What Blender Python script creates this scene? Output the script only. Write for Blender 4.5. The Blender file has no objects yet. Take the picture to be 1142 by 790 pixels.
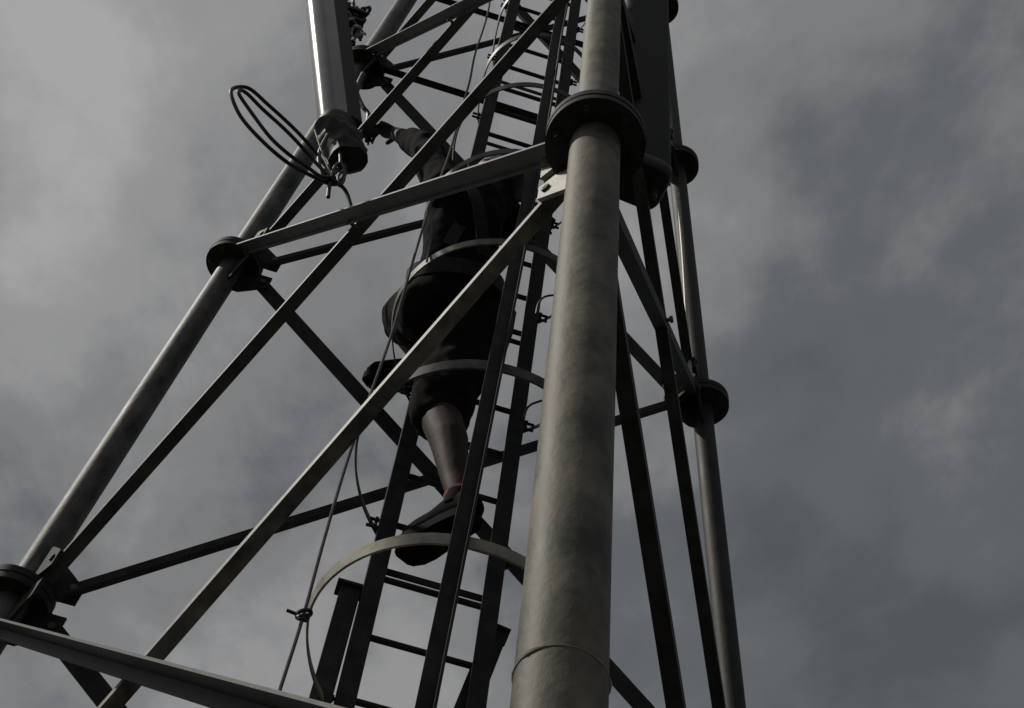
import bpy, bmesh, math, random, time
from mathutils import Vector, Matrix, noise
random.seed(7)
S = bpy.context.scene
COL = S.collection
V = Vector
PI = math.pi

# ------------------------------------------------------------------ camera
F, AZ, EL, ROLL = 1571.17, 0.141105, 0.950440, -0.175471      # focal length in px of a 1142 px wide picture
CAM = V((-0.217836, -2.050941, -2.148429))
PX, PY = 571.0, 395.0
TAP, H, FD = 0.0951555, 1.402054, 0.170776
fwd = V((math.sin(AZ)*math.cos(EL), math.cos(AZ)*math.cos(EL), math.sin(EL)))
rgt = V((math.cos(AZ), -math.sin(AZ), 0))
dwn = -(rgt.cross(fwd))
r2 = math.cos(ROLL)*rgt + math.sin(ROLL)*dwn
d2 = -math.sin(ROLL)*rgt + math.cos(ROLL)*dwn
cd = bpy.data.cameras.new('camera'); cam = bpy.data.objects.new('camera', cd); COL.objects.link(cam)
m = Matrix.Identity(4)
for i in range(3):
    m[i][0] = r2[i]; m[i][1] = -d2[i]; m[i][2] = -fwd[i]; m[i][3] = CAM[i]
cam.matrix_world = m
cd.sensor_fit = 'HORIZONTAL'; cd.sensor_width = 36; cd.lens = F/1142*36
cd.clip_start = 0.02; cd.clip_end = 5000
S.camera = cam

def at(x, y, Y):
    """the point of the vertical plane y = Y seen at a spot of the photograph (used as a survey of the tower)"""
    r = r2*((x-PX)/F) + d2*((y-PY)/F) + fwd
    return CAM + r*((Y-CAM.y)/r.y)

# ------------------------------------------------------------------ sky and sun
SUN_DIR = V((-0.66, 0.13, 0.73)).normalized()
w = bpy.data.worlds.new('World'); S.world = w; w.use_nodes = True
nt = w.node_tree; N = nt.nodes; L = nt.links
for n in list(N): N.remove(n)
def nd(t, **k):
    n = N.new(t)
    for a, b in k.items(): setattr(n, a, b)
    return n
out = nd('ShaderNodeOutputWorld'); bg = nd('ShaderNodeBackground'); bg.inputs['Strength'].default_value = 0.1
sky = nd('ShaderNodeTexSky', sky_type='NISHITA', sun_disc=False)
sky.sun_elevation = math.asin(SUN_DIR.z); sky.sun_rotation = math.atan2(SUN_DIR.x, SUN_DIR.y)
tc = nd('ShaderNodeTexCoord'); sep = nd('ShaderNodeSeparateXYZ'); L.new(tc.outputs['Generated'], sep.inputs[0])
def mth(op, a, b=None, c=None):
    n = nd('ShaderNodeMath', operation=op)
    for i, v in enumerate((a, b, c)):
        if v is None: continue
        if isinstance(v, (int, float)): n.inputs[i].default_value = v
        else: L.new(v, n.inputs[i])
    return n.outputs[0]
zc = mth('MAXIMUM', sep.outputs['Z'], 0.12)
comb = nd('ShaderNodeCombineXYZ'); L.new(mth('DIVIDE', sep.outputs['X'], zc), comb.inputs[0]); L.new(mth('DIVIDE', sep.outputs['Y'], zc), comb.inputs[1])
def cloud(scale, detail, rough, dist, off):
    mp = nd('ShaderNodeMapping'); mp.inputs['Location'].default_value = off; L.new(comb.outputs[0], mp.inputs['Vector'])
    mp.inputs['Rotation'].default_value = (0, 0, .5); mp.inputs['Scale'].default_value = (1, .75, 1)
    n = nd('ShaderNodeTexNoise'); n.inputs['Scale'].default_value = scale; n.inputs['Detail'].default_value = detail
    n.inputs['Roughness'].default_value = rough; n.inputs['Distortion'].default_value = dist
    L.new(mp.outputs[0], n.inputs['Vector']); return n.outputs['Fac']
n1 = cloud(2.6, 3, .5, .25, (3.1, 1.7, 0)); n2 = cloud(8, 7, .60, .12, (7, 2, 0)); n3 = cloud(1.1, 2, .5, 0, (1.3, 5.2, 0))
# thickness of the cloud deck
v = mth('ADD', mth('MULTIPLY', n1, .95), mth('ADD', mth('MULTIPLY', n2, .62), mth('MULTIPLY', n3, .75)))
# the deck is brighter towards the veiled sun
dp = nd('ShaderNodeVectorMath', operation='DOT_PRODUCT'); L.new(tc.outputs['Generated'], dp.inputs[0]); dp.inputs[1].default_value = SUN_DIR
glow = mth('MULTIPLY_ADD', dp.outputs['Value'], .76, -.35)
zen = mth('MULTIPLY_ADD', sep.outputs['Z'], .22, -.170)
tot = mth('ADD', mth('ADD', v, -.65), mth('ADD', glow, zen))
ramp = nd('ShaderNodeValToRGB'); L.new(tot, ramp.inputs[0])
cr = ramp.color_ramp; cr.interpolation = 'B_SPLINE'
cr.interpolation = 'EASE'
cr.elements[0].position = .10; cr.elements[0].color = (.086, .092, .098, 1)
cr.elements[1].position = .98; cr.elements[1].color = (.39, .385, .385, 1)
e_ = cr.elements.new(.34); e_.color = (.116, .122, .126, 1)
e_ = cr.elements.new(.56); e_.color = (.205, .206, .206, 1)
e_ = cr.elements.new(.76); e_.color = (.293, .291, .288, 1)
sc10 = nd('ShaderNodeVectorMath', operation='SCALE'); L.new(ramp.outputs[0], sc10.inputs[0]); sc10.inputs['Scale'].default_value = 10
mix = nd('ShaderNodeMixRGB'); mix.inputs[0].default_value = .95
L.new(sky.outputs[0], mix.inputs[1]); L.new(sc10.outputs[0], mix.inputs[2])
L.new(mix.outputs[0], bg.inputs['Color']); L.new(bg.outputs[0], out.inputs['Surface'])

sd = bpy.data.lights.new('sun', 'SUN'); so = bpy.data.objects.new('sun', sd); COL.objects.link(so)
sd.energy = 2.1; sd.angle = math.radians(2); sd.color = (1, .94, .84)
so.rotation_euler = SUN_DIR.to_track_quat('Z', 'Y').to_euler()
vs = S.view_settings; vs.view_transform = 'Standard'; vs.look = 'None'; vs.exposure = 0; vs.gamma = 1; vs.use_curve_mapping = False

# ------------------------------------------------------------------ materials
MATS = {}
def mat(name, c1, c2, scale=12, rough=(.45, .7), metal=0., bump=.15, spots=None, stretch=(1, 1, 1), spec=.5, rings=0):
    if name in MATS: return MATS[name]
    mt = bpy.data.materials.new(name); mt.use_nodes = True; t = mt.node_tree; b = t.nodes['Principled BSDF']
    tcn = t.nodes.new('ShaderNodeTexCoord'); mp = t.nodes.new('ShaderNodeMapping'); mp.inputs['Scale'].default_value = stretch
    t.links.new(tcn.outputs['Object'], mp.inputs['Vector'])
    a = t.nodes.new('ShaderNodeTexNoise'); a.inputs['Scale'].default_value = scale; a.inputs['Detail'].default_value = 6; a.inputs['Roughness'].default_value = .62
    t.links.new(mp.outputs[0], a.inputs['Vector'])
    r = t.nodes.new('ShaderNodeValToRGB'); r.color_ramp.elements[0].position = .36; r.color_ramp.elements[1].position = .66
    r.color_ramp.elements[0].color = (*c1, 1); r.color_ramp.elements[1].color = (*c2, 1)
    t.links.new(a.outputs['Fac'], r.inputs[0]); col = r.outputs[0]
    if spots:
        a2 = t.nodes.new('ShaderNodeTexNoise'); a2.inputs['Scale'].default_value = scale*.45; a2.inputs['Detail'].default_value = 5; a2.inputs['Roughness'].default_value = .7
        t.links.new(mp.outputs[0], a2.inputs['Vector'])
        rr = t.nodes.new('ShaderNodeValToRGB'); rr.color_ramp.elements[0].position = .55; rr.color_ramp.elements[1].position = .72
        rr.color_ramp.elements[0].color = (0, 0, 0, 1); rr.color_ramp.elements[1].color = (spots[3], spots[3], spots[3], 1)
        t.links.new(a2.outputs['Fac'], rr.inputs[0])
        mx = t.nodes.new('ShaderNodeMixRGB'); t.links.new(rr.outputs[0], mx.inputs[0]); t.links.new(col, mx.inputs[1]); mx.inputs[2].default_value = (*spots[:3], 1)
        col = mx.outputs[0]
    t.links.new(col, b.inputs['Base Color'])
    mr = t.nodes.new('ShaderNodeMapRange'); mr.inputs['To Min'].default_value = rough[0]; mr.inputs['To Max'].default_value = rough[1]
    t.links.new(a.outputs['Fac'], mr.inputs[0]); t.links.new(mr.outputs[0], b.inputs['Roughness'])
    b.inputs['Metallic'].default_value = metal; b.inputs['Specular IOR Level'].default_value = spec
    if bump:
        bn = t.nodes.new('ShaderNodeTexNoise'); bn.inputs['Scale'].default_value = scale*5; bn.inputs['Detail'].default_value = 4
        t.links.new(mp.outputs[0], bn.inputs['Vector'])
        bp = t.nodes.new('ShaderNodeBump'); bp.inputs['Strength'].default_value = bump; bp.inputs['Distance'].default_value = .002
        t.links.new(bn.outputs['Fac'], bp.inputs['Height']); t.links.new(bp.outputs[0], b.inputs['Normal'])
    MATS[name] = mt; return mt
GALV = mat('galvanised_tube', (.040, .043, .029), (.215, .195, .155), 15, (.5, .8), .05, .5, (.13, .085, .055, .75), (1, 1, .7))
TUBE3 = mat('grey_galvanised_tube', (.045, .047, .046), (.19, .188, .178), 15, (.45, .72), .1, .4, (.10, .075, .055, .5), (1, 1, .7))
TUBE2 = mat('shaded_tube', (.014, .015, .014), (.045, .045, .042), 17, (.5, .75), .1, .3, (.10, .07, .05, .5), (1, 1, .6))  # right leg and lowest brace: their shade is put into a darker colour
STEEL = mat('galvanised_angle', (.045, .045, .043), (.11, .107, .10), 16, (.5, .7), .1, .2, (.12, .09, .06, .4))
EDGE = mat('sunlit_angle', (.07, .069, .062), (.30, .29, .255), 16, (.45, .65), .05, .25, (.16, .11, .07, .4))  # sun glare of one front brace, put into a lighter steel colour
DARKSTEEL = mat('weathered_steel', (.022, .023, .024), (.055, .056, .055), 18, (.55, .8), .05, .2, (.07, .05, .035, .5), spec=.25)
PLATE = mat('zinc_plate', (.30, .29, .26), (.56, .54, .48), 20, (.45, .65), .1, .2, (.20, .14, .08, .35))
BOLT = mat('bolt_zinc', (.06, .06, .06), (.15, .15, .14), 60, (.4, .6), .3, .1)
HOOP = mat('dull_hoop', (.09, .09, .085), (.22, .215, .20), 22, (.42, .6), .15, .12, (.12, .09, .06, .35), spec=.4)
STRAP = mat('hoop_flat_bar', (.30, .285, .235), (.56, .53, .44), 22, (.42, .6), .1, .12, (.30, .24, .16, .35))
RADOME = mat('grey_radome', (.19, .19, .20), (.26, .26, .268), 5, (.13, .2), 0, .03, (.2, .2, .2, .3), spec=.6)
ENDCAP = mat('black_end_cap', (.014, .014, .015), (.03, .03, .032), 25, (.5, .7), 0, .15)
RUBBER = mat('cable_jacket', (.010, .010, .011), (.024, .024, .026), 40, (.4, .55), 0, .1)
ROPE = mat('tag_rope', (.07, .07, .075), (.16, .155, .15), 120, (.8, .9), 0, .5)
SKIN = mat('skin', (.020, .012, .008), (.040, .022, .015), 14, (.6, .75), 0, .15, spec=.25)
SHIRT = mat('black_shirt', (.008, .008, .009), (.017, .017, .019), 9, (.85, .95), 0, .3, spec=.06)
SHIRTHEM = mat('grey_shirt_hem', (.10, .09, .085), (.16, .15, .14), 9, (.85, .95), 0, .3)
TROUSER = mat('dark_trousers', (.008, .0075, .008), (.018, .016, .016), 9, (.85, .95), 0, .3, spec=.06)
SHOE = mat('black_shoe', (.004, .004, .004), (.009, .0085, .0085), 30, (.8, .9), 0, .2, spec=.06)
SOLE = mat('shoe_sole', (.006, .006, .006), (.013, .0125, .012), 60, (.7, .85), 0, .4, spec=.05)
SOCK = mat('red_sock', (.14, .02, .016), (.20, .035, .03), 60, (.8, .9), 0, .3)
HAIR = mat('black_hair', (.006, .005, .005), (.016, .013, .011), 60, (.45, .6), 0, .6, stretch=(1, 1, .3))
WEB = mat('harness_webbing', (.014, .014, .016), (.035, .035, .038), 60, (.75, .9), 0, .4)
GROUND = mat('dry_soil', (.022, .022, .014), (.055, .05, .035), .9, (.85, .97), 0, .8, (.04, .06, .02, .8))
CONC = mat('footing_concrete', (.22, .21, .19), (.33, .32, .29), 6, (.8, .9), 0, .5)
ENAMEL = mat('white_plastic_connector', (.4, .4, .39), (.6, .6, .58), 50, (.35, .5), .3, .05)

# ------------------------------------------------------------------ helpers
class MB:
    def __init__(s): s.v = []; s.f = []; s.sm = []
    def quad(s, *i, sm=False): s.f.append(tuple(i)); s.sm.append(sm)
    def ring_tube(s, rings, cap=True):
        """rings: lists of equal length of points"""
        base = []
        for r in rings: base.append(len(s.v)); s.v += [tuple(p) for p in r]
        n = len(rings[0])
        for a, b in zip(base, base[1:]):
            for i in range(n): s.quad(a+i, a+(i+1) % n, b+(i+1) % n, b+i, sm=True)
        if cap:
            for r, rev in ((rings[0], True), (rings[-1], False)):
                o = len(s.v); s.v += [tuple(p) for p in r]; ids = list(range(o, o+n))
                s.f.append(tuple(reversed(ids)) if rev else tuple(ids)); s.sm.append(False)
    def tube(s, p0, p1, r0, r1=None, seg=20, cap=True):
        r1 = r0 if r1 is None else r1; p0 = V(p0); p1 = V(p1); t = (p1-p0).normalized(); a, b = frame(t)
        s.ring_tube([[p+(a*math.cos(2*PI*i/seg)+b*math.sin(2*PI*i/seg))*r for i in range(seg)] for p, r in ((p0, r0), (p1, r1))], cap)
    def sweep(s, pts, r, seg=8):
        pts = [V(p) for p in pts]; rings = []; a = None
        for i, p in enumerate(pts):
            t = (pts[min(i+1, len(pts)-1)]-pts[max(i-1, 0)]).normalized()
            if a is None: a, b = frame(t)
            else:
                a = (a-t*a.dot(t)).normalized(); b = t.cross(a)
            rr = r(i/(len(pts)-1)) if callable(r) else r
            rings.append([p+(a*math.cos(2*PI*k/seg)+b*math.sin(2*PI*k/seg))*rr for k in range(seg)])
        s.ring_tube(rings)
    def box(s, c, ax, ay, az, sx, sy, sz):
        """oriented box: centre, three unit axes, full sizes"""
        c = V(c); o = len(s.v)
        for i in (-.5, .5):
            for j in (-.5, .5):
                for k in (-.5, .5): s.v.append(tuple(c+ax*sx*i+ay*sy*j+az*sz*k))
        for q in ((0, 1, 3, 2), (4, 6, 7, 5), (0, 4, 5, 1), (2, 3, 7, 6), (0, 2, 6, 4), (1, 5, 7, 3)):
            s.quad(*[o+i for i in q])
    def prism(s, poly, nrm, th):
        """flat polygon (3D points) given a thickness along nrm, centred"""
        n = len(poly); nrm = V(nrm).normalized()
        a = [V(p)-nrm*th/2 for p in poly]; b = [V(p)+nrm*th/2 for p in poly]
        o = len(s.v); s.v += [tuple(p) for p in a+b]
        s.f.append(tuple(range(o, o+n))[::-1]); s.sm.append(False); s.f.append(tuple(range(o+n, o+2*n))); s.sm.append(False)
        for i in range(n): s.quad(o+i, o+(i+1) % n, o+n+(i+1) % n, o+n+i)
    def build(s, name, m, parent=None, bevel=0):
        me = bpy.data.meshes.new(name); me.from_pydata(s.v, [], s.f); me.polygons.foreach_set('use_smooth', s.sm); me.materials.append(m); me.update()
        bm = bmesh.new(); bm.from_mesh(me); bmesh.ops.recalc_face_normals(bm, faces=bm.faces)
        if bevel:
            es = [e for e in bm.edges if len(e.link_faces) == 2 and e.calc_face_angle(0) > .6]
            bmesh.ops.bevel(bm, geom=es, offset=bevel, segments=1, affect='EDGES', profile=.5)
        for e in bm.edges: e.smooth = not (len(e.link_faces) != 2 or e.calc_face_angle(0) > .6)
        for f in bm.faces: f.smooth = True
        bm.to_mesh(me); bm.free()
        return link(name, me, parent)
def link(name, me, parent=None):
    o = bpy.data.objects.new(name, me); COL.objects.link(o)
    if parent is not None:
        o.parent = parent
        base = parent
        off = V((0, 0, 0))
        while base is not None: off += base.location; base = base.parent
        if me is not None: me.transform(Matrix.Translation(-off))
    return o
def frame(t):
    h = V((0, 0, 1)) if abs(t.z) < .9 else V((1, 0, 0))
    a = t.cross(h).normalized(); return a, t.cross(a).normalized()
def thing(name, label, cat, loc=(0, 0, 0), group=None):
    o = bpy.data.objects.new(name, None); COL.objects.link(o); o.location = loc; o.empty_display_size = .05
    return tag(o, label, cat, group)
def tag(o, label, cat, group=None, kind=None):
    o['label'] = label; o['category'] = cat
    if group: o['group'] = group
    if kind: o['kind'] = kind
    return o
def catmull(P, n=10, closed=False):
    P = [V(p) for p in P]; out = []; m_ = len(P)
    rng = range(m_) if closed else range(m_-1)
    for i in rng:
        if closed: a, b, c, d = P[(i-1) % m_], P[i], P[(i+1) % m_], P[(i+2) % m_]
        else: a, b, c, d = P[max(i-1, 0)], P[i], P[i+1], P[min(i+2, m_-1)]
        for k in range(n):
            t = k/n
            out.append(.5*((2*b)+(c-a)*t+(2*a-5*b+4*c-d)*t*t+(3*b-a-3*c+d)*t**3))
    out.append(P[0] if closed else P[-1]); return out

# ------------------------------------------------------------------ ground
GZ = CAM.z-1.6
gm = MB(); n = 40; R_ = 1500
for i in range(n+1):
    for j in range(n+1):
        x = (i/n*2-1); y = (j/n*2-1); x = math.copysign(abs(x)**3, x)*R_; y = math.copysign(abs(y)**3, y)*R_
        gm.v.append((x, y, GZ+noise.noise(V((x*.05, y*.05, 0)))*.15*min(1, (abs(x)+abs(y))/20)))
for i in range(n):
    for j in range(n):
        a = i*(n+1)+j; gm.quad(a, a+n+1, a+n+2, a+1, sm=True)
g = gm.build('ground', GROUND); g['kind'] = 'structure'

# ------------------------------------------------------------------ tower
ANG = {'N': -90, 'R': 30, 'L': 150}
def J(i, k):
    a = math.radians(ANG[i]); z = (k-1)*H-(.036 if (i, k) == ('N', 0) else 0); r = 1-TAP*z
    return V((r*math.cos(a)+(.008 if i == 'N' else 0), r*math.sin(a), z))
K0 = (GZ+.12)/H+1
tower = thing('lattice_tower', 'three-legged galvanised steel lattice tower of round tubes, bolted flanges and crossed angle braces', 'tower', (0, 0, GZ))
RT = {'N': .0425, 'L': .0395, 'R': .0335}
RTU = {'N': .0370, 'L': .0365, 'R': .0315}
TOP = 7
for i in 'NLR':
    ks = [K0]+list(range(0, TOP+1))
    for a, b in zip(ks, ks[1:]):
        p0, p1 = J(i, a), J(i, b); t = (p1-p0).normalized()
        r = RT[i] if b <= 1 else RTU[i]
        mb = MB(); ns = 9; seg = 40; A, B = frame(t)
        rings = []
        for q in range(ns+1):
            p = p0.lerp(p1, q/ns); wob = 1+.012*noise.noise(p*3)
            rings.append([p+(A*math.cos(2*PI*s/seg)+B*math.sin(2*PI*s/seg))*r*wob for s in range(seg)])
        mb.ring_tube(rings)
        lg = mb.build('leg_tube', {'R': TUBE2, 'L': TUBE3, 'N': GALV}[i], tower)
        # weld bead where the tube meets the flange below and a girth seam above it
        if b <= TOP:
            for dz in ((.02, .142) if (i == 'N' and b <= 1 and a >= 0) else (.018,)):
                wb = MB(); c = p0+t*dz
                wb.sweep([c+(A*math.cos(2*PI*s/30)+B*math.sin(2*PI*s/30))*(r+.0005) for s in range(31)], lambda u: max(.0004, .0015+.0045*noise.noise(V((u*11, dz*9, 0)))+.0016*noise.noise(V((u*60, dz*9, 3)))), 6)
                wb.build('weld_bead', PLATE, lg)
    for k in range(0, TOP+1):
        c = J(i, k); t = (J(i, k+1)-c).normalized(); A, B = frame(t)
        fl = MB()
        for s_ in (-1, 1):
            z0, z1 = (.0012, .0185) if s_ > 0 else (-.0185, -.0012)
            fl.tube(c+t*z0, c+t*z1, FD/2*(1 if s_ > 0 else .985), seg=48)
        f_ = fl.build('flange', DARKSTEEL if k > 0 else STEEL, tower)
        for q in range(6):
            an = 2*PI*(q+.5)/6; bc = c+(A*math.cos(an)+B*math.sin(an))*FD*.385
            bb = MB(); bb.tube(bc-t*.036, bc+t*.034, .0048, seg=8)
            bb.tube(bc-t*.0290, bc-t*.0186, .0090, seg=6); bb.tube(bc+t*.0186, bc+t*.028, .0090, seg=6)
            bb.build('flange_bolt', DARKSTEEL, f_)
for i in 'NLR':                                                    # concrete footings under the legs
    p = J(i, K0); fb = MB(); fb.box(p-V((0, 0, .06)), V((1, 0, 0)), V((0, 1, 0)), V((0, 0, 1)), .5, .5, .16)
    fo = fb.build('concrete_footing', CONC, None, .01)
    tag(fo, {'N': 'concrete footing block under the near thick tower leg', 'L': 'concrete footing block under the left tower leg', 'R': 'concrete footing block under the right tower leg'}[i], 'footing', 'footings under the tower legs')

CENT = V((0, 0, 0))
def face_n(i, j):
    a, b = J(i, 1), J(j, 1); c = (a+b)/2; d = (b-a).normalized()
    n_ = d.cross((J(i, 3)-a).normalized()).normalized()
    if n_.dot(V((c.x, c.y, 0))) < 0: n_ = -n_
    return n_
def gpt(i, k, j, inward, up=0.):
    """a bolting point on the gusset of joint (i, k) that faces leg j"""
    p = J(i, k); d = (J(j, k)-p).normalized(); t = (J(i, k+1)-p).normalized()
    return p+d*inward+t*up
gus = {}
def gusset(i, k, j):
    if (i, k, j) in gus: return gus[(i, k, j)]
    n_ = face_n(i, j); p = J(i, k); d = (J(j, k)-p).normalized(); t = (J(i, k+1)-p).normalized()
    r = RTU[i]*.9
    o = n_*0
    prof = [(r, -.165), (r+.035, -.165), (.145, -.075), (.155, -.03), (.155, .03), (.145, .075), (r+.035, .165), (r, .165)]
    for lo, hi in ((-1, 0), (1, 0)):
        pass
    g1 = MB()
    # the plate is cut at the flange: a lower and an upper half
    low = [(r, -.125), (r+.022, -.125), (.125, -.07), (.125, -.021), (r, -.021)]
    upp = [(r, .021), (.125, .021), (.125, .07), (r+.022, .125), (r, .125)]
    for pr in (low, upp): g1.prism([p+d*a+t*b for a, b in pr], n_, .008)
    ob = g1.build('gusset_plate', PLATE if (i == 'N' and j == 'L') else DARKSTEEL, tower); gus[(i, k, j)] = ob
    return ob
def angle_bar(name, p0, p1, n_, w, style, m=STEEL, off=.0, w2=None, parent=None):
    """L-section from p0 to p1; n_ outward face normal. style 'in': outstanding flange inward from the lower edge; 'out': outward from the upper edge"""
    p0 = V(p0); p1 = V(p1); t = (p1-p0).normalized(); s_ = n_.cross(t).normalized()
    if s_.z < 0: s_ = -s_
    th = .005; w2 = w2 or w
    if style == 'in': sec = [(-w/2, 0), (w/2, 0), (w/2, -th), (-w/2+th, -th), (-w/2+th, -w2), (-w/2, -w2)]
    else: sec = [(w/2, 0), (-w/2, 0), (-w/2, th), (w/2-th, th), (w/2-th, w2), (w/2, w2)]
    mb = MB(); rings = []; ns = 6
    for q in range(ns+1):
        p = p0.lerp(p1, q/ns)+n_*off; rings.append([p+s_*a+n_*b for a, b in sec])
    base = []
    for r in rings: base.append(len(mb.v)); mb.v += [tuple(x) for x in r]
    k = len(sec)
    for a, b in zip(base, base[1:]):
        for i in range(k): mb.quad(a+i, a+(i+1) % k, b+(i+1) % k, b+i)
    mb.f.append(tuple(range(base[0], base[0]+k))[::-1]); mb.sm.append(False)
    mb.f.append(tuple(range(base[-1], base[-1]+k))); mb.sm.append(False)
    return mb.build(name, m, parent if parent is not None else tower)
def bolt(c, ax, parent, r=.0095, l=.03):
    b = MB(); b.tube(c-ax*l/2, c+ax*l/2, r*.5, seg=8); b.tube(c+ax*(l*.2), c+ax*(l*.2+.008), r, seg=6); b.tube(c-ax*(l*.2), c-ax*(l*.2+.008), r, seg=6)
    b.build('bolt', BOLT, parent)
def diag(i, k, j, l, w, style, m=STEEL, w2=None, ia=.105, ua=.055, ib=.105, ub=.055):
    n_ = face_n(i, j)
    a = gpt(i, k, j, ia, ua if l > k else -ua); b = gpt(j, l, i, ib, ub if k > l else -ub)
    d = (b-a).normalized(); off = .0045 if style == 'out' else -.0045
    ob = angle_bar('diagonal_brace', a-d*.045, b+d*.045, n_, w, style, m, off, w2)
    for c in (a, b): bolt(c+n_*off, n_, ob)
    return ob
for k in range(-1, TOP):
    if k >= 0:
        for (i, j) in (('L', 'N'), ('N', 'R'), ('L', 'R')): gusset(i, k, j); gusset(j, k, i)
for k in range(0, TOP-1):
    # near left face
    wA = .056 if k == 0 else .042
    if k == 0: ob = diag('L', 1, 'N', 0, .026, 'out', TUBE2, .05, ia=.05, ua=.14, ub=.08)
    else: diag('L', k+1, 'N', k, .013, 'out', STEEL, .040)
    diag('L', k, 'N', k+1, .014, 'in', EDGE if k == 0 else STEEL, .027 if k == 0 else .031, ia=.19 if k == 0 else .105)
    # near right face
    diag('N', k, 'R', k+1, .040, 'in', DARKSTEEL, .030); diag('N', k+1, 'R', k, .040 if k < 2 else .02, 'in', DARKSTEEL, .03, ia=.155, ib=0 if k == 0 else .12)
    # back face
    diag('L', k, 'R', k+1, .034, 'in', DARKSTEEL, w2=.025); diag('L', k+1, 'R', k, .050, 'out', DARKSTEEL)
for k in range(0, TOP-1):                                          # bolts where the crossed pairs meet
    for i, j in (('L', 'N'), ('N', 'R'), ('L', 'R')):
        a0, a1, b0, b1 = J(i, k), J(j, k+1), J(i, k+1), J(j, k)
        wa = (a0-b1).length; wb = (a1-b0).length; c = a0.lerp(a1, wa/(wa+wb)); n_ = face_n(i, j)
        if (i, j, k) == ('L', 'N', 0):
            r_ = (r2*((158-PX)/F)+d2*((744-PY)/F)+fwd); a0 = J('L', 1); c = CAM+r_*((a0-CAM).dot(n_)/r_.dot(n_))
        bolt(c, n_, tower, .010, .026)
# horizontal struts of the back face that carry the ladder
def hstrut(k, w=.045):
    a = J('L', k); b = J('R', k); d = (b-a).normalized(); n_ = face_n('L', 'R')
    ob = angle_bar('horizontal_strut', a+d*.05, b-d*.05, n_, w, 'in', DARKSTEEL, -.012)
hstrut(3, .028); hstrut(3.52, .026); hstrut(4, .026); hstrut(4.6, .024)

# ------------------------------------------------------------------ ladder with safety cage
ladder = thing('caged_ladder', 'narrow dark steel ladder with flat bar safety hoops inside the tower', 'ladder', (.03, .3, GZ))
LY = lambda z: .5*(1-TAP*z)-.25
LX = lambda z: -.108-.013*z        # left rail
RX = lambda z: .160-.021*z         # right rail
ZL0, ZL1 = GZ+.2, 6.2
def rail(xf, sx, name='rail'):
    mb = MB(); X = V((1, 0, 0))
    rings = []
    for q in range(13):
        z = ZL0+(ZL1-ZL0)*q/12; c = V((xf(z), LY(z), z))
        w_, d_ = .042, .006
        pr = [(-w_/2, -.02), (w_/2, -.02), (w_/2, -.02+d_), (-w_/2+d_, -.02+d_), (-w_/2+d_, .022), (-w_/2, .022)]
        rings.append([c+V((a*sx, b, 0)) for a, b in pr])
    base = []
    for r in rings: base.append(len(mb.v)); mb.v += [tuple(x) for x in r]
    k = 6
    for a, b in zip(base, base[1:]):
        for i in range(k): mb.quad(a+i, a+(i+1) % k, b+(i+1) % k, b+i)
    mb.f.append(tuple(range(base[-1], base[-1]+k))); mb.sm.append(False); mb.f.append(tuple(range(base[0], base[0]+k))[::-1]); mb.sm.append(False)
    return mb.build(name, DARKSTEEL, ladder)
RL = rail(LX, 1); RR = rail(RX, -1)
z = -.068-.17*20
while z < ZL1-.1:
    if z > ZL0+.1:
        mb = MB(); mb.tube((LX(z)-.012, LY(z), z), (RX(z)+.012, LY(z), z), .0078, seg=10); mb.build('rung', DARKSTEEL, ladder)
    z += .1705
HZ = [-.25, .27, .755, 1.235, 1.73, 2.25, 2.70, 3.15, 3.6]
HRS = [.275, .275, .27, .256, .228, .185, .18, .18, .18]
HR = .275
def hr(z):
    for (a, ra), (b, rb) in zip(zip(HZ, HRS), zip(HZ[1:], HRS[1:])):
        if z <= b: return ra+(rb-ra)*max(0, (z-a)/(b-a))
    return HRS[-1]
def hoop_c(z): return V((.05-.02*(z+.3), LY(z)+.005-hr(z)*.96, z))
hoops = []
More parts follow.
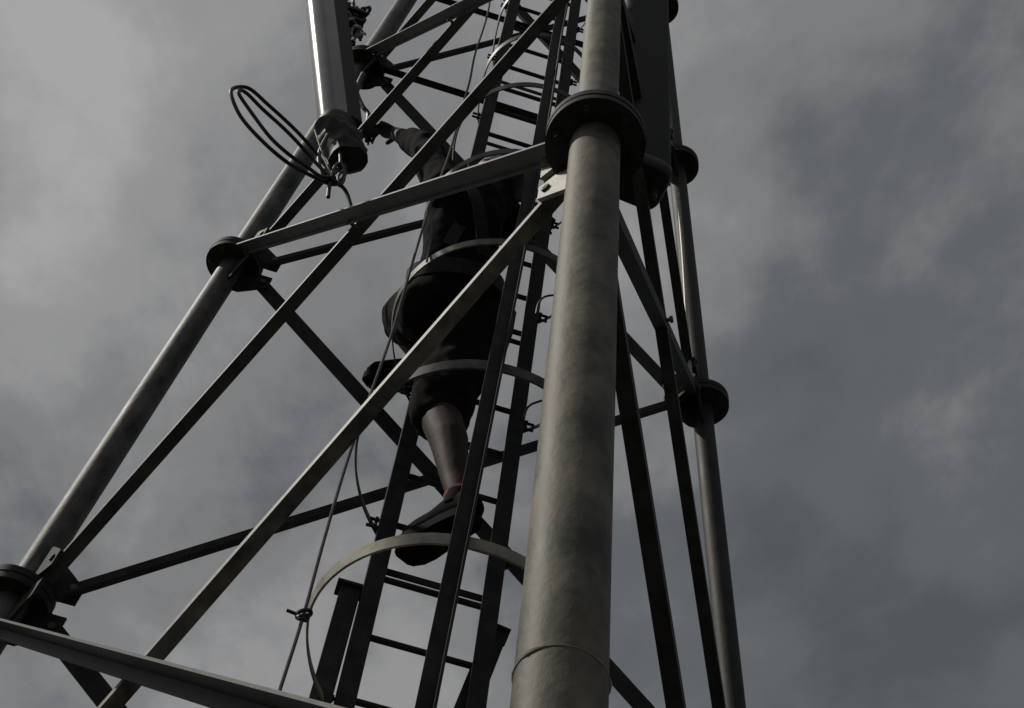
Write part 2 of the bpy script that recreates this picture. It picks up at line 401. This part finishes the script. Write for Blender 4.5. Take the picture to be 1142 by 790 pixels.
for z in HZ:
    c = hoop_c(z); HR = hr(z); yb = LY(z)+.022-c.y; mb = MB(); w_, t_ = ((.023, .005) if z < .5 else (.018, .004)); rings = []
    a0 = math.atan2(yb, LX(z)-.02-c.x); a1 = math.atan2(yb, RX(z)+.02-c.x)+2*PI
    for q in range(65):
        u = q/64; a = a0+(a1-a0)*u
        e = min(u, 1-u)*6; r = HR if e > 1 else HR+(math.hypot((LX(z)-.02 if u < .5 else RX(z)+.02)-c.x, yb)-HR)*(1-e)**2
        d = V((math.cos(a), math.sin(a), 0)); p = c+d*r
        p.z += .004*noise.noise(V((a*1.3, z*5, 0)))
        # flat bar standing on edge, twisted a little so its inner side looks down
        up = (V((0, 0, 1))+d*.25).normalized(); o_ = d
        rings.append([p+up*w_/2, p-up*w_/2, p-up*w_/2+o_*t_, p+up*w_/2+o_*t_])
    base = []
    for r in rings: base.append(len(mb.v)); mb.v += [tuple(x) for x in r]
    for a, b in zip(base, base[1:]):
        for i in range(4): mb.quad(a+i, a+(i+1) % 4, b+(i+1) % 4, b+i, sm=(i in (1, 3)))
    mb.f.append((base[0], base[0]+1, base[0]+2, base[0]+3)); mb.sm.append(False)
    mb.f.append((base[-1]+3, base[-1]+2, base[-1]+1, base[-1])); mb.sm.append(False)
    hp = mb.build('cage_hoop', STRAP if z < 0 else HOOP, ladder); hoops.append(hp)
    # tie bar behind the rungs and the bolts at both hoop ends
    tb = MB(); tb.box(((LX(z)+RX(z))/2, LY(z)+.030, z-.11), V((1, 0, 0)), V((0, 1, 0)), V((0, 0, 1)), RX(z)-LX(z)+.035, .005, .018)
    tb.build('tie_bar', DARKSTEEL, ladder)
    for xf, s_ in ((LX, -1), (RX, 1)):
        for dz in (-.012, .012):
            bb = MB(); q0 = V((xf(z)+s_*.018, LY(z)-.002, z+dz)); bb.tube(q0, q0+V((s_*.032, 0, 0)), .0042, seg=8); bb.tube(q0+V((s_*.006, 0, 0)), q0+V((s_*.014, 0, 0)), .0085, seg=6)
            bb.build('bolt', DARKSTEEL, hp)
# front vertical strap of the cage
def front(z): 
    c = hoop_c(z); return V((c.x-.052+.022*(z+.3), c.y-hr(z)-.006, z))
mb = MB(); rings = []
zs = [-1.2+4.75*q/30 for q in range(31)]
for z in zs:
    p = front(z); w_ = .033
    rings.append([p+V((-w_/2, 0, 0)), p+V((w_/2, 0, 0)), p+V((w_/2, -.020, 0)), p+V((w_/2-.005, -.020, 0)), p+V((w_/2-.005, -.005, 0)), p+V((-w_/2, -.005, 0))])
base = []
for r in rings: base.append(len(mb.v)); mb.v += [tuple(x) for x in r]
for a, b in zip(base, base[1:]):
    for i in range(6): mb.quad(a+i, a+(i+1) % 6, b+(i+1) % 6, b+i)
mb.f.append(tuple(range(base[0], base[0]+6))); mb.sm.append(False); mb.f.append(tuple(range(base[-1], base[-1]+6))[::-1]); mb.sm.append(False)
mb.build('cage_strap', DARKSTEEL, ladder)
# channel posts that carry the lower end of the ladder
for x0, x1, zt in ((-.178, -.132, .065),):
    mb = MB(); zc_, zb = zt, GZ+.1; X, Y, Z = V((1, 0, 0)), V((0, 1, 0)), V((0, 0, 1)); xm = (x0+x1)/2; ww = x1-x0; hh = zt-zb
    mb.box((xm, .25+.0, (zt+zb)/2), X, Y, Z, ww, .006, hh); mb.box((x0+.003, .272, (zt+zb)/2), X, Y, Z, .006, .038, hh); mb.box((x1-.003, .272, (zt+zb)/2), X, Y, Z, .006, .038, hh)
    mb.box((xm, .262, zt+.005), X, Y, Z, ww+.02, .05, .006)
    mb.build('support_post', DARKSTEEL, ladder)

q0 = at(555, 703, .262); q1 = at(520, 790, .262); q1 = q0+(q1-q0)*1.35; t_ = (q1-q0).normalized(); xs = V((0, 1, 0)).cross(t_).normalized()
mb = MB(); mb.box((q0+q1)/2, xs, V((0, 1, 0)), t_, .050, .006, (q1-q0).length); mb.box((q0+q1)/2+xs*.022+V((0, .022, 0)), xs, V((0, 1, 0)), t_, .006, .036, (q1-q0).length)
mb.box(q0-t_*.004+V((0, .015, 0)), xs, V((0, 1, 0)), t_, .056, .055, .006)
mb.build('support_strut', DARKSTEEL, ladder)

# ------------------------------------------------------------------ antennas
def antenna(base, top, w, d, label, mats, face, group='panel antennas on the tower', ex=2/2.35, cap=.115):
    base = V(base); top = V(top); ax = (top-base).normalized(); Xa = V(face).normalized(); Xa = (Xa-ax*Xa.dot(ax)).normalized(); Ya = ax.cross(Xa)
    root = thing('panel_antenna', label, 'antenna', base, group)
    def ring(p, k=1):
        out_ = []
        for q in range(40):
            a = 2*PI*q/40; c_, s_ = math.cos(a), math.sin(a)
            out_.append(p+Ya*math.copysign(abs(c_)**ex, c_)*w/2*k+Xa*math.copysign(abs(s_)**ex, s_)*d/2*k)
        return out_
    mb = MB(); ln = (top-base).length
    mb.ring_tube([ring(base+ax*t_) for t_ in [ln*q/8 for q in range(9)]]); mb.build('radome', mats[0], root)
    mb = MB(); mb.ring_tube([ring(base-ax*cap, .72+.2*(cap < .06)), ring(base-ax*cap*.87, .96), ring(base-ax*cap*.4, 1.03), ring(base+ax*.012, 1.03), ring(base+ax*.016, 1.01)]); ec = mb.build('end_cap', mats[1], root)
    mb = MB(); mb.ring_tube([ring(top-ax*.01, 1.03), ring(top+ax*.03, 1.03), ring(top+ax*.04, .9)]); mb.build('end_cap', mats[1], root)
    for q in (-.3, 0, .3):
        mb = MB(); p = base+Ya*w*q; mb.tube(p-ax*(cap-.005), p-ax*(cap+.02), .011, seg=12); mb.tube(p-ax*(cap+.02), p-ax*(cap+.045), .008, seg=12)
        mb.build('connector', BOLT, ec)
    mb = MB(); back = base-Xa*d*.28
    mb.box(back+ax*ln/2, Ya, Xa, ax, w*1.02, d*.5, ln*.985); mb.build('shaded_back', ENDCAP, root, .004)  # dark box added so the antenna's shaded side is in the colour
    return root, ax, Xa, Ya
aB = at(376, 150, -.14); aT = at(356, -30, -.20)
aT = aB+(aT-aB)*1.1
ant, ax, Xa, Ya = antenna(aB+(aT-aB).normalized()*.03, aT, .100, .106, 'glossy grey panel antenna leaning out from the left leg beside the cable coil', (RADOME, ENDCAP), (-.93, -.36, .1), cap=.03)
wr = MB(); t0 = aB+ax*.03; rings = []
for q in range(15):
    u = q/14; c = t0-ax*(.0+.155*u)+V((.028*u, 0, -.004)); rr = .061*(1-.18*u)*(1 if 0 < q < 14 else .55)
    rings.append([c+(Ya*math.cos(2*PI*k/18)+Xa*math.sin(2*PI*k/18))*rr*(1+.30*noise.noise(V((math.cos(2*PI*k/18)*1.6, math.sin(2*PI*k/18)*1.6, u*5)))) for k in range(18)])
wr.ring_tube(rings); wr.build('taped_connectors', ENDCAP, ant)
# clamp bracket with threaded rods that ties the upper end of it to the leg
cl = MB(); bc = at(388, 22, -.10); Xh = V((1, 0, 0)); Yh = V((0, 1, 0)); Zh = V((0, 0, 1))
lc = V((-.62, .36, bc.z+.02))
for dz in (-.035, .035):
    cl.box(bc+Zh*dz, Xh, Yh, Zh, .10, .06, .014); cl.box(bc+Zh*dz+V((.03, .01, 0)), (Xh*.5-Yh*.8).normalized(), (Xh*.8+Yh*.5).normalized(), Zh, .10, .012, .028)
cl.box(bc+V((-.015, -.01, 0)), Xh, Yh, Zh, .018, .06, .09)
clamp = cl.build('clamp_bracket', DARKSTEEL, ant)
for a, b in (((392, 50), (412, 8)), ((386, 30), (372, -12)), ((398, 8), (388, 52)), ((372, 6), (404, -8)), ((383, 48), (400, 25)), ((395, 20), (407, 10)), ((366, 10), (398, 40)), ((392, -10), (402, 45))):
    rb = MB(); pa, pb = at(*a, -.12), at(*b, -.08); rb.tube(pa, pb, .0055, seg=8); t_ = (pb-pa).normalized()
    rb.tube(pa+t_*.012, pa+t_*.022, .012, seg=6); rb.tube(pb-t_*.03, pb-t_*.02, .012, seg=6)
    rb.build('threaded_rod', BOLT, clamp)
for k in range(5):
    lp = MB(); c = at(376+k*6, 4+k*8, -.12); lp.sweep([c+V((math.cos(a)*.022, .01*math.sin(a*2), math.sin(a)*.03)) for a in [2*PI*q/20 for q in range(21)]], .004, 6)
    lp.build('u_bolt', ENAMEL, clamp)
# right antenna
rB = at(711, 199, -.42); rT = V((rB.x*.90, rB.y+.03, rB.z+2.0))
ant2, ax2, Xa2, Ya2 = antenna(rB, rT, .152, .13, 'black panel antenna mounted right behind the thick near leg flange', (mat('black_radome', (.012, .013, .013), (.022, .024, .023), 6, (.55, .7), 0, .05, spec=.2), ENDCAP), (.1, -1, 0), ex=.42, cap=.03)
for zf in (.35, 1.5):
    br = MB(); p = rB+V((0, 0, zf)); q = V((0, -(1-TAP*p.z), p.z)); d_ = (q-p).normalized()
    br.box((p+q)/2+d_*.02, d_, Zh.cross(d_), Zh, (p-q).length-.10, .03, .04)
    br.build('mounting_arm', DARKSTEEL, ant2)

# ------------------------------------------------------------------ cables
coil = thing('cable_coil', 'black feeder cable coiled in two loose loops below the grey antenna', 'cable', aB-V((.2, 0, .1)))
def px_loop(pts, Y, r, name, parent, m=RUBBER, n=8, closed=False, ys=None):
    P = [at(x, y, (Y if ys is None else ys[i])) for i, (x, y) in enumerate(pts)]
    mb = MB(); mb.sweep(catmull(P, n, closed), r, 8); return mb.build(name, m, parent)
px_loop([(385, 158), (384, 196), (372, 206), (345, 195), (320, 181), (293, 158), (269, 131), (258, 106), (262, 98), (278, 99), (299, 117), (320, 136), (337, 153), (354, 173), (374, 200), (386, 214), (392, 232)], 0, .0052, 'cable_loop', coil,
        ys=[y_-.40 for y_ in (.26, .25, .23, .2, .17, .15, .13, .11, .11, .12, .14, .17, .19, .22, .23, .24, .25)])
px_loop([(378, 160), (379, 186), (362, 198), (342, 186), (323, 173), (302, 154), (282, 128), (267, 106), (268, 101), (276, 105), (293, 122), (314, 141), (331, 158), (346, 175), (364, 194), (380, 208)], 0, .0050, 'cable_loop', coil,
        ys=[y_-.42 for y_ in (.26, .25, .22, .2, .17, .15, .13, .11, .11, .12, .14, .17, .19, .22, .23, .24)])
px_loop([(366, 150), (356, 172), (360, 196), (374, 204), (384, 196), (381, 184), (374, 186), (368, 205), (366, 220)], -.18, .0055, 'cable_tail', coil)
px_loop([(351, 145), (361, 175), (370, 196)], -.22, .0022, 'cable_tie', coil, STRAP)
px_loop([(383, 190), (384, 200), (380, 206), (377, 198), (383, 190)], -.2, .0035, 'cable_tie', coil)
tag(px_loop([(405, 82), (398, 100), (404, 118), (411, 128), (408, 140), (400, 152), (392, 160)], .08, .0075, 'jumper_cable', None), 'short black jumper cable held in the raised hand of the climber', 'cable')
cn = MB(); pa, pb = at(400, 116, -.02), at(394, 131, -.03); cn.tube(pa, pb, .011, seg=12); cn.tube(pb, pb+(pb-pa)*.4, .014, seg=6)
tag(cn.build('cable_connector', ENAMEL), 'bright metal cable connector between the antenna end and the raised hand', 'connector')
# rope and other lines
tag(px_loop([(549, -40), (545, 10), (530, 60), (524, 90), (514, 125), (500, 175), (480, 228), (458, 300), (437, 372), (414, 438), (388, 512), (362, 600), (338, 688), (312, 770), (300, 810)], 0, .0030, 'tag_rope', None, ROPE, ys=[-.33]*6+[-.34]*9), 'thin grey tag rope hanging down on the left outside of the safety cage', 'rope')
kn = MB(); kp = at(338, 688, -.335)
for q in range(3): kn.sweep([kp+V((math.cos(a)*(.007+.002*q), math.sin(a)*.007, .006*(q-1)+math.sin(a+q)*.006)) for a in [2*PI*s/14 for s in range(15)]], .0034, 6)
kn.tube(kp, kp+V((-.028, 0, .004)), .003, seg=6)
tag(kn.build('rope_knot', RUBBER), 'small dark knot tied where the rope touches the lowest hoop', 'knot')
tag(px_loop([(625, 1), (618, 40), (612, 80), (607, 105), (603, 120)], .1, .006, 'feeder_or_lit_edge', None, STRAP), 'thin pale cable running down between the two right rails above the near flange', 'cable')
tag(px_loop([(756, 215), (762, 290), (766, 360), (769, 400), (771, 430)], .55, .006, 'feeder_or_lit_edge', None, STRAP, ys=[.33]*5), 'thin pale strip for the sunlit edge of a brace beside the right leg', 'cable')  # added pale strip, paints the lit edge of the brace beside the leg
tag(px_loop([(598, 350), (601, 338), (608, 331), (622, 329)], .1, .0032, 'cable_stub', None), 'upper thin cable stub sticking out of the right ladder rail', 'cable')
tag(px_loop([(584, 468), (587, 457), (593, 451), (604, 447)], .15, .0032, 'cable_stub', None), 'lower thin cable stub sticking out of the right ladder rail', 'cable')
# little cable clips above the right gusset
for q in range(3):
    c = at(767+q*2, 396+q*12, .34); mb = MB(); mb.box(c, Xh, Yh, Zh, .02, .016, .022)
    tag(mb.build('cable_clip', ENAMEL, None, .002), ['topmost', 'middle', 'lowest'][q]+' of the three white clips on the pale strip above the right leg flange', 'clip', 'cable clips at the right leg')

# ------------------------------------------------------------------ climber
def skin(nodes, edges, name, sub=2, smoothv=0):
    me = bpy.data.meshes.new(name); keys = list(nodes); idx = {k: i for i, k in enumerate(keys)}
    me.from_pydata([tuple(nodes[k][0]) for k in keys], [(idx[a], idx[b]) for a, b in edges], []); me.update()
    o = bpy.data.objects.new(name, me); COL.objects.link(o)
    md = o.modifiers.new('s', 'SKIN'); md.use_smooth_shade = True; md.branch_smoothing = .6
    for k in keys:
        r = nodes[k][1]; r = (r, r) if not isinstance(r, tuple) else r
        me.skin_vertices[0].data[idx[k]].radius = r; me.skin_vertices[0].data[idx[k]].use_root = (k == keys[0])
    s = o.modifiers.new('u', 'SUBSURF'); s.levels = sub; s.render_levels = sub
    return o
def bake(objs, name, m, parent, voxel=None, wr=0, wrs=10, smooth_it=0):
    dg = bpy.context.evaluated_depsgraph_get(); bm = bmesh.new()
    for o in objs:
        me = bpy.data.meshes.new_from_object(o.evaluated_get(dg)); me.transform(o.matrix_world); bm.from_mesh(me); bpy.data.meshes.remove(me)
    me = bpy.data.meshes.new(name); bm.to_mesh(me); bm.free()
    for o in objs: bpy.data.objects.remove(o)
    if voxel:
        t = bpy.data.objects.new('t', me); COL.objects.link(t); r = t.modifiers.new('r', 'REMESH'); r.mode = 'VOXEL'; r.voxel_size = voxel
        if smooth_it:
            q = t.modifiers.new('q', 'SMOOTH'); q.iterations = smooth_it; q.factor = .5
        dg = bpy.context.evaluated_depsgraph_get(); me2 = bpy.data.meshes.new_from_object(t.evaluated_get(dg)); bpy.data.objects.remove(t); me = me2; me.name = name
    if wr:
        for v_ in me.vertices:
            nn = noise.noise(v_.co*wrs)+.5*noise.noise(v_.co*wrs*2.3)
            v_.co += v_.normal*nn*wr
    for p in me.polygons: p.use_smooth = True
    me.materials.clear(); me.materials.append(m); return link(name, me, parent)

def blob(spec):
    """spec: list of chains; a chain is a list of (point, rx, ry); fused capsules with elliptical sections"""
    obs = []
    for ch in spec:
        mb = MB()
        for (p0, a0, b0), (p1, a1, b1) in zip(ch, ch[1:]):
            n_ = max(3, int((p1-p0).length/.008))
            for q in range(n_+1):
                t = q/n_; c = p0.lerp(p1, t); rx, ry = a0+(a1-a0)*t, b0+(b1-b0)*t
                dr = (p1-p0).normalized(); xa = V((1, 0, 0)); xa = (xa-dr*xa.dot(dr)); xa = xa.normalized() if xa.length > .2 else frame(dr)[0]; ya = dr.cross(xa)
                rz = min(rx, ry)*.8; o = len(mb.v); nu, nv = 14, 8
                for jj in range(nv+1):
                    th = PI*jj/nv
                    for ii in range(nu):
                        f_ = 2*PI*ii/nu; mb.v.append(tuple(c+xa*rx*math.sin(th)*math.cos(f_)+ya*ry*math.sin(th)*math.sin(f_)+dr*rz*math.cos(th)))
                for jj in range(nv):
                    for ii in range(nu): mb.quad(o+jj*nu+ii, o+jj*nu+(ii+1) % nu, o+(jj+1)*nu+(ii+1) % nu, o+(jj+1)*nu+ii)
        me = bpy.data.meshes.new('c'); me.from_pydata(mb.v, [], mb.f); ob = bpy.data.objects.new('c', me); COL.objects.link(ob); obs.append(ob)
    return obs
P = dict(pelvis=(505, 340, .06), Lhip=(484, 345, .05), Rhip=(524, 350, .08), waist=(510, 292, .0), chest=(518, 245, -.04), upch=(524, 226, -.04), neck=(537, 215, -.03), head=(553, 207, .02),
         Lsh=(497, 212, -.10), Rsh=(552, 232, .06), Lel=(474, 165, -.02), Lh=(441, 149, .08), Lk=(450, 358, .36), La=(474, 404, .30), Rk=(490, 466, .09), Ra=(514, 562, -.01), Rel=(572, 252, .10), Rh=(594, 238, .2))
W = {k: at(*v_) for k, v_ in P.items()}
W['Lsh'] = W['Lsh']; climber = thing('person', 'climber in black shirt and dark shorts on the ladder reaching up to the left antenna', 'person', W['Ra'])
mid = lambda a, b, t=.5: W[a].lerp(W[b], t)
bn = {'pelvis': (W['pelvis'], (.095, .085)), 'waist': (W['waist'], (.085, .075)), 'chest': (W['chest'], (.105, .085)), 'upch': (W['upch'], (.10, .075)), 'neck': (W['neck'], .042), 'hd': (W['neck'].lerp(W['head'], .55), .045),
      'Lsh': (W['Lsh'], .045), 'Lua': (mid('Lsh', 'Lel'), .040), 'Lel': (W['Lel'], .034), 'Lfa': (mid('Lel', 'Lh', .35), .038), 'Lh': (W['Lh'], .021),
      'Rsh': (W['Rsh'], .045), 'Rel': (W['Rel'], .036), 'Rfa': (mid('Rel', 'Rh', .4), .033), 'Rh': (W['Rh'], .021),
      'Lhip': (W['Lhip'], .075), 'Lth': (mid('Lhip', 'Lk', .55), .070), 'Lk': (W['Lk'], .050), 'Lca': (mid('Lk', 'La', .4), .048), 'La': (W['La'], .030),
      'Rhip': (W['Rhip'], .075), 'Rth': (mid('Rhip', 'Rk', .5), .066), 'Rk': (W['Rk']+V((0, -.006, 0)), .053), 'Rca': (mid('Rk', 'Ra', .33)+V((.004, -.012, 0)), .047), 'Rsn': (mid('Rk', 'Ra', .75), .032), 'Ra': (W['Ra'], .027)}
be = [('pelvis', 'waist'), ('waist', 'chest'), ('chest', 'upch'), ('upch', 'neck'), ('neck', 'hd'), ('upch', 'Lsh'), ('Lsh', 'Lua'), ('Lua', 'Lel'), ('Lel', 'Lfa'), ('Lfa', 'Lh'), ('upch', 'Rsh'), ('Rsh', 'Rel'), ('Rel', 'Rfa'), ('Rfa', 'Rh'),
      ('pelvis', 'Lhip'), ('Lhip', 'Lth'), ('Lth', 'Lk'), ('Lk', 'Lca'), ('Lca', 'La'), ('pelvis', 'Rhip'), ('Rhip', 'Rth'), ('Rth', 'Rk'), ('Rk', 'Rca'), ('Rca', 'Rsn'), ('Rsn', 'Ra')]
def nn_(k): r = bn[k][1]; return (bn[k][0], r[0], r[1]) if isinstance(r, tuple) else (bn[k][0], r, r)
parts = blob([[nn_(k) for k in c_] for c_ in (('pelvis', 'waist', 'chest', 'upch'), ('upch', 'neck', 'hd'), ('upch', 'Lsh', 'Lua', 'Lel', 'Lfa', 'Lh'), ('upch', 'Rsh', 'Rel', 'Rfa', 'Rh'), ('pelvis', 'Lhip', 'Lth', 'Lk', 'Lca', 'La'), ('pelvis', 'Rhip', 'Rth', 'Rk', 'Rca', 'Rsn', 'Ra'))])
# head with face
hc = W['head']; hup = (W['head']-W['neck']).normalized(); hup = (hup+V((0, 0, .6))).normalized()
hf = V((-.35, .9, .25)); hf = (hf-hup*hf.dot(hup)).normalized(); hs = hf.cross(hup)
def ell(c, ax3, rad, nu=28, nv=18):
    mb = MB()
    for j in range(nv+1):
        th = PI*j/nv
        for i in range(nu):
            ph = 2*PI*i/nu; mb.v.append(tuple(V(c)+ax3[0]*rad[0]*math.sin(th)*math.cos(ph)+ax3[1]*rad[1]*math.sin(th)*math.sin(ph)+ax3[2]*rad[2]*math.cos(th)))
    for j in range(nv):
        for i in range(nu): mb.quad(j*nu+i, j*nu+(i+1) % nu, (j+1)*nu+(i+1) % nu, (j+1)*nu+i, sm=True)
    me = bpy.data.meshes.new('e'); me.from_pydata(mb.v, [], mb.f); bm = bmesh.new(); bm.from_mesh(me); bmesh.ops.remove_doubles(bm, verts=bm.verts, dist=1e-5); bmesh.ops.recalc_face_normals(bm, faces=bm.faces); bm.to_mesh(me); bm.free()
    o = bpy.data.objects.new('e', me); COL.objects.link(o); return o
AX = (hs, hf, hup)
parts += [ell(hc+hup*.012, AX, (.073, .088, .092)), ell(hc+hf*.030-hup*.045, AX, (.052, .052, .055)),
          ell(hc+hf*.090-hup*.012, AX, (.011, .014, .020)), ell(hc+hf*.094-hup*.024, AX, (.014, .010, .009)),
          ell(hc+hf*.080-hup*.050, AX, (.024, .007, .006)), ell(hc+hf*.079-hup*.060, AX, (.020, .007, .006)), ell(hc+hf*.066-hup*.083, AX, (.022, .016, .014)),
          ell(hc+hf*.078+hup*.018, AX, (.045, .008, .007))]
for s_ in (-1, 1):
    parts += [ell(hc+hs*.074*s_-hf*.004-hup*.008, AX, (.009, .018, .030)), ell(hc+hs*.028*s_+hf*.079+hup*.003, AX, (.013, .008, .007))]
# hands: palm and five bent fingers each
def hand(wrist, dirv, nrm, side, curl, grip=None):
    """side: +1 the thumb leaves towards dirv x nrm"""
    d = V(dirv).normalized(); n_ = V(nrm); n_ = (n_-d*n_.dot(d)).normalized(); s_ = d.cross(n_)*side; obs = []
    pc = V(wrist)+d*.045
    nn = {'w': (V(wrist)-d*.01, (.021, .016)), 'p': (pc, (.034, .015)), 'k': (V(wrist)+d*.080, (.036, .013))}
    obs.append(skin(nn, [('w', 'p'), ('p', 'k')], 'h'))
    for q, (off, ln) in enumerate(((.030, .068), (.010, .076), (-.010, .070), (-.029, .055))):
        b = V(wrist)+d*.062+s_*off; pts = [b]; a = .12; p = b+d*.022; pts.append(p)
        for sg in (.42, .33, .25):
            a += curl[q]; p = p+(d*math.cos(a)+n_*math.sin(a))*ln*sg*1.05; pts.append(p)
        nn = {str(k): (x, .0092-.0008*k) for k, x in enumerate(pts)}
        obs.append(skin(nn, [(str(k), str(k+1)) for k in range(len(pts)-1)], 'f'))
    b = V(wrist)+d*.022+s_*.020; p1 = b+(s_*.8+d*.6+n_*.25).normalized()*.036; p2 = p1+(s_*.35+d*.8+n_*.5).normalized()*.030; p3 = p2+(d*.7+n_*.75-s_*.1).normalized()*.024
    nn = {'a': (b, .013), 'b': (p1, .0115), 'c': (p2, .0100), 'd': (p3, .0085)}
    obs.append(skin(nn, [('a', 'b'), ('b', 'c'), ('c', 'd')], 't')); return obs
lhd = (at(402, 136, .13)-W['Lh']).normalized()
parts += hand(W['Lh'], lhd, V((.1, .75, -.6)), -1, (.55, .62, .7, .75))
rhd = (V((RX(W['Rh'].z), LY(W['Rh'].z)-.02, W['Rh'].z+.02))-W['Rh']).normalized()
parts += hand(W['Rh'], V((.35, .5, .6)), V((.85, .2, -.4)), 1, (.75, .8, .8, .85))
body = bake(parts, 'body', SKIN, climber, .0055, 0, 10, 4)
# hair
hair = ell(hc+hup*.020-hf*.010, AX, (.084, .094, .096), 40, 26)
for v_ in hair.data.vertices:
    q = v_.co-hc; f_ = q.dot(hf); u_ = q.dot(hup)
    if f_ > .035 and u_ < .055: v_.co -= hf*(f_-.035)*1.0
    if u_ < -.055: v_.co += hup*(-.055-u_)
    v_.co += v_.normal*noise.noise(v_.co*40)*.006
bake([hair], 'hair', HAIR, climber)
# shirt
pw = lambda t: W['waist'].lerp(W['pelvis'], t)
bake(blob([[(pw(.62), .108, .100), (pw(.2), .102, .092), (W['waist'], .100, .090), (W['chest'], .114, .094), (W['upch'], .108, .084)],
           [(W['upch'], .07, .07), (W['upch'].lerp(W['neck'], .75), .052, .052)],
           [(W['upch'], .075, .075), (W['Lsh'], .062, .062), (mid('Lsh', 'Lel'), .054, .054), (W['Lel'], .048, .048), (mid('Lel', 'Lh', .45), .043, .043)],
           [(W['upch'], .075, .075), (W['Rsh'], .066, .066), (W['Rel'], .054, .054), (mid('Rel', 'Rh', .5), .042, .042)]]),
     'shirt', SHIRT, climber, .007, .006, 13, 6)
# trousers (three-quarter length, baggy)
bake(blob([[(pw(.5), .108, .098), (W['pelvis'], .120, .108)],
           [(W['pelvis'], .11, .11), (W['Lhip'], .096, .096), (mid('Lhip', 'Lk', .5), .090, .090), (mid('Lhip', 'Lk', .80), .080, .080)],
           [(W['pelvis'], .11, .11), (W['Rhip'], .096, .096), (mid('Rhip', 'Rk', .5), .090, .090), (mid('Rhip', 'Rk', .90), .082, .078), (W['Rk'], .076, .072)]]),
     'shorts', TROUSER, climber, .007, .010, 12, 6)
# shoes
def shoe(ankle, toe, upv, name='shoe'):
    a = V(ankle); t = V(toe); d = (t-a); d = (d-upv*d.dot(upv)).normalized(); u = upv; s_ = d.cross(u)
    heel = a-u*.055-d*.048
    st = [(x*.82, y*.88, y2*.88, z*.92) for x, y, y2, z in [(-.004, .030, .034, .060), (.03, .036, .036, .085), (.075, .040, .040, .086), (.13, .041, .042, .062), (.18, .048, .046, .048), (.225, .046, .043, .040), (.258, .028, .030, .026)]]
    rings = []
    for x, wl, wr, hh in st:
        r = []
        for q in range(20):
            an = 2*PI*q/20; c_, s2 = math.cos(an), math.sin(an); y = c_*(wr if c_ > 0 else wl); z_ = hh*.5+s2*hh*.5
            if s2 < 0: z_ = hh*.5*(1-abs(s2)**.5)
            r.append(heel+d*x+s_*y+u*z_)
        rings.append(r)
    mb = MB(); mb.ring_tube(rings); mb.sweep([a-u*.02, a+u*.018], .038, 16)
    sh = mb.build(name, SHOE, climber)
    mb = MB(); rings = []
    for x, wl, wr, hh in [(-.012, .026, .028, 0)]+[(q[0], q[1]+.004, q[2]+.004, 0) for q in st]+[(.219, .016, .018, 0)]:
        rings.append([heel+d*x+s_*wr-u*.002, heel+d*x-s_*wl-u*.002, heel+d*x-s_*wl*.96-u*.024, heel+d*x+s_*wr*.96-u*.024])
    mb.ring_tube(rings); so_ = mb.build('sole', SOLE, sh)
    return sh
ru = V((.06, -.12, 1)).normalized()
shoe(W['Ra']-V((0, 0, .0)), W['Ra']+V((-.11, .20, -.02)), ru)
shoe(W['La'], W['La']+V((-.17, .11, .05)), V((.1, -.45, 1)).normalized())
sk = MB(); sk.sweep([W['Ra']-V((0, 0, .02)), W['Ra'].lerp(W['Rk'], .02), W['Ra'].lerp(W['Rk'], .07)], .036, 16); sk.build('sock', SOCK, climber)
# harness: waist belt, leg loops, back straps, lanyard
hn = MB()
def beltring(c, nrm, rx, ry, wd, th, xa):
    nrm = V(nrm).normalized(); xa = V(xa); xa = (xa-nrm*xa.dot(nrm)).normalized(); ya = nrm.cross(xa); base = []
    for q in range(49):
        a = 2*PI*q/48; p = V(c)+xa*math.cos(a)*rx+ya*math.sin(a)*ry; o_ = (xa*math.cos(a)+ya*math.sin(a)).normalized(); base.append(len(hn.v))
        hn.v += [tuple(x) for x in (p+nrm*wd/2, p-nrm*wd/2, p-nrm*wd/2+o_*th, p+nrm*wd/2+o_*th)]
    for a, b in zip(base, base[1:]):
        for i in range(4): hn.quad(a+i, a+(i+1) % 4, b+(i+1) % 4, b+i, sm=(i in (1, 3)))
tor = (W['waist']-W['pelvis']).normalized()
beltring(W['waist'].lerp(W['pelvis'], .60), tor,   .126, .114, .045, .008, (1, 0, 0))
har = hn.build('harness', WEB, climber)
bk = V((0, -1, 0))
for a, b in ((W['waist'].lerp(W['pelvis'], .6)+bk*.122+V((-.05, 0, 0)), W['Rsh']+V((-.03, -.075, .0))), (W['waist'].lerp(W['pelvis'], .6)+bk*.122+V((.05, 0, 0)), W['Lsh']+V((.03, -.055, .0)))):
    mb = MB(); pts = catmull([a, a.lerp(b, .5)+bk*.045, b], 8); rings = []
    for p in pts: rings.append([p+V((.018, 0, 0)), p-V((.018, 0, 0)), p+V((-.018, -.004, 0)), p+V((.018, -.004, 0))])
    mb.ring_tube(rings); mb.build('harness_strap', WEB, har)
px_loop([(476, 292), (482, 255), (480, 232), (484, 222)], -.2, .0030, 'harness_lanyard', har, ROPE)
ph = MB(); pc = mid('Rhip', 'Rk', .1)+V((.095, -.01, 0)); ph.box(pc, V((1, 0, 0)), V((0, 1, 0)), V((0, 0, 1)), .05, .09, .13)
ph.build('tool_pouch', WEB, har, .012)
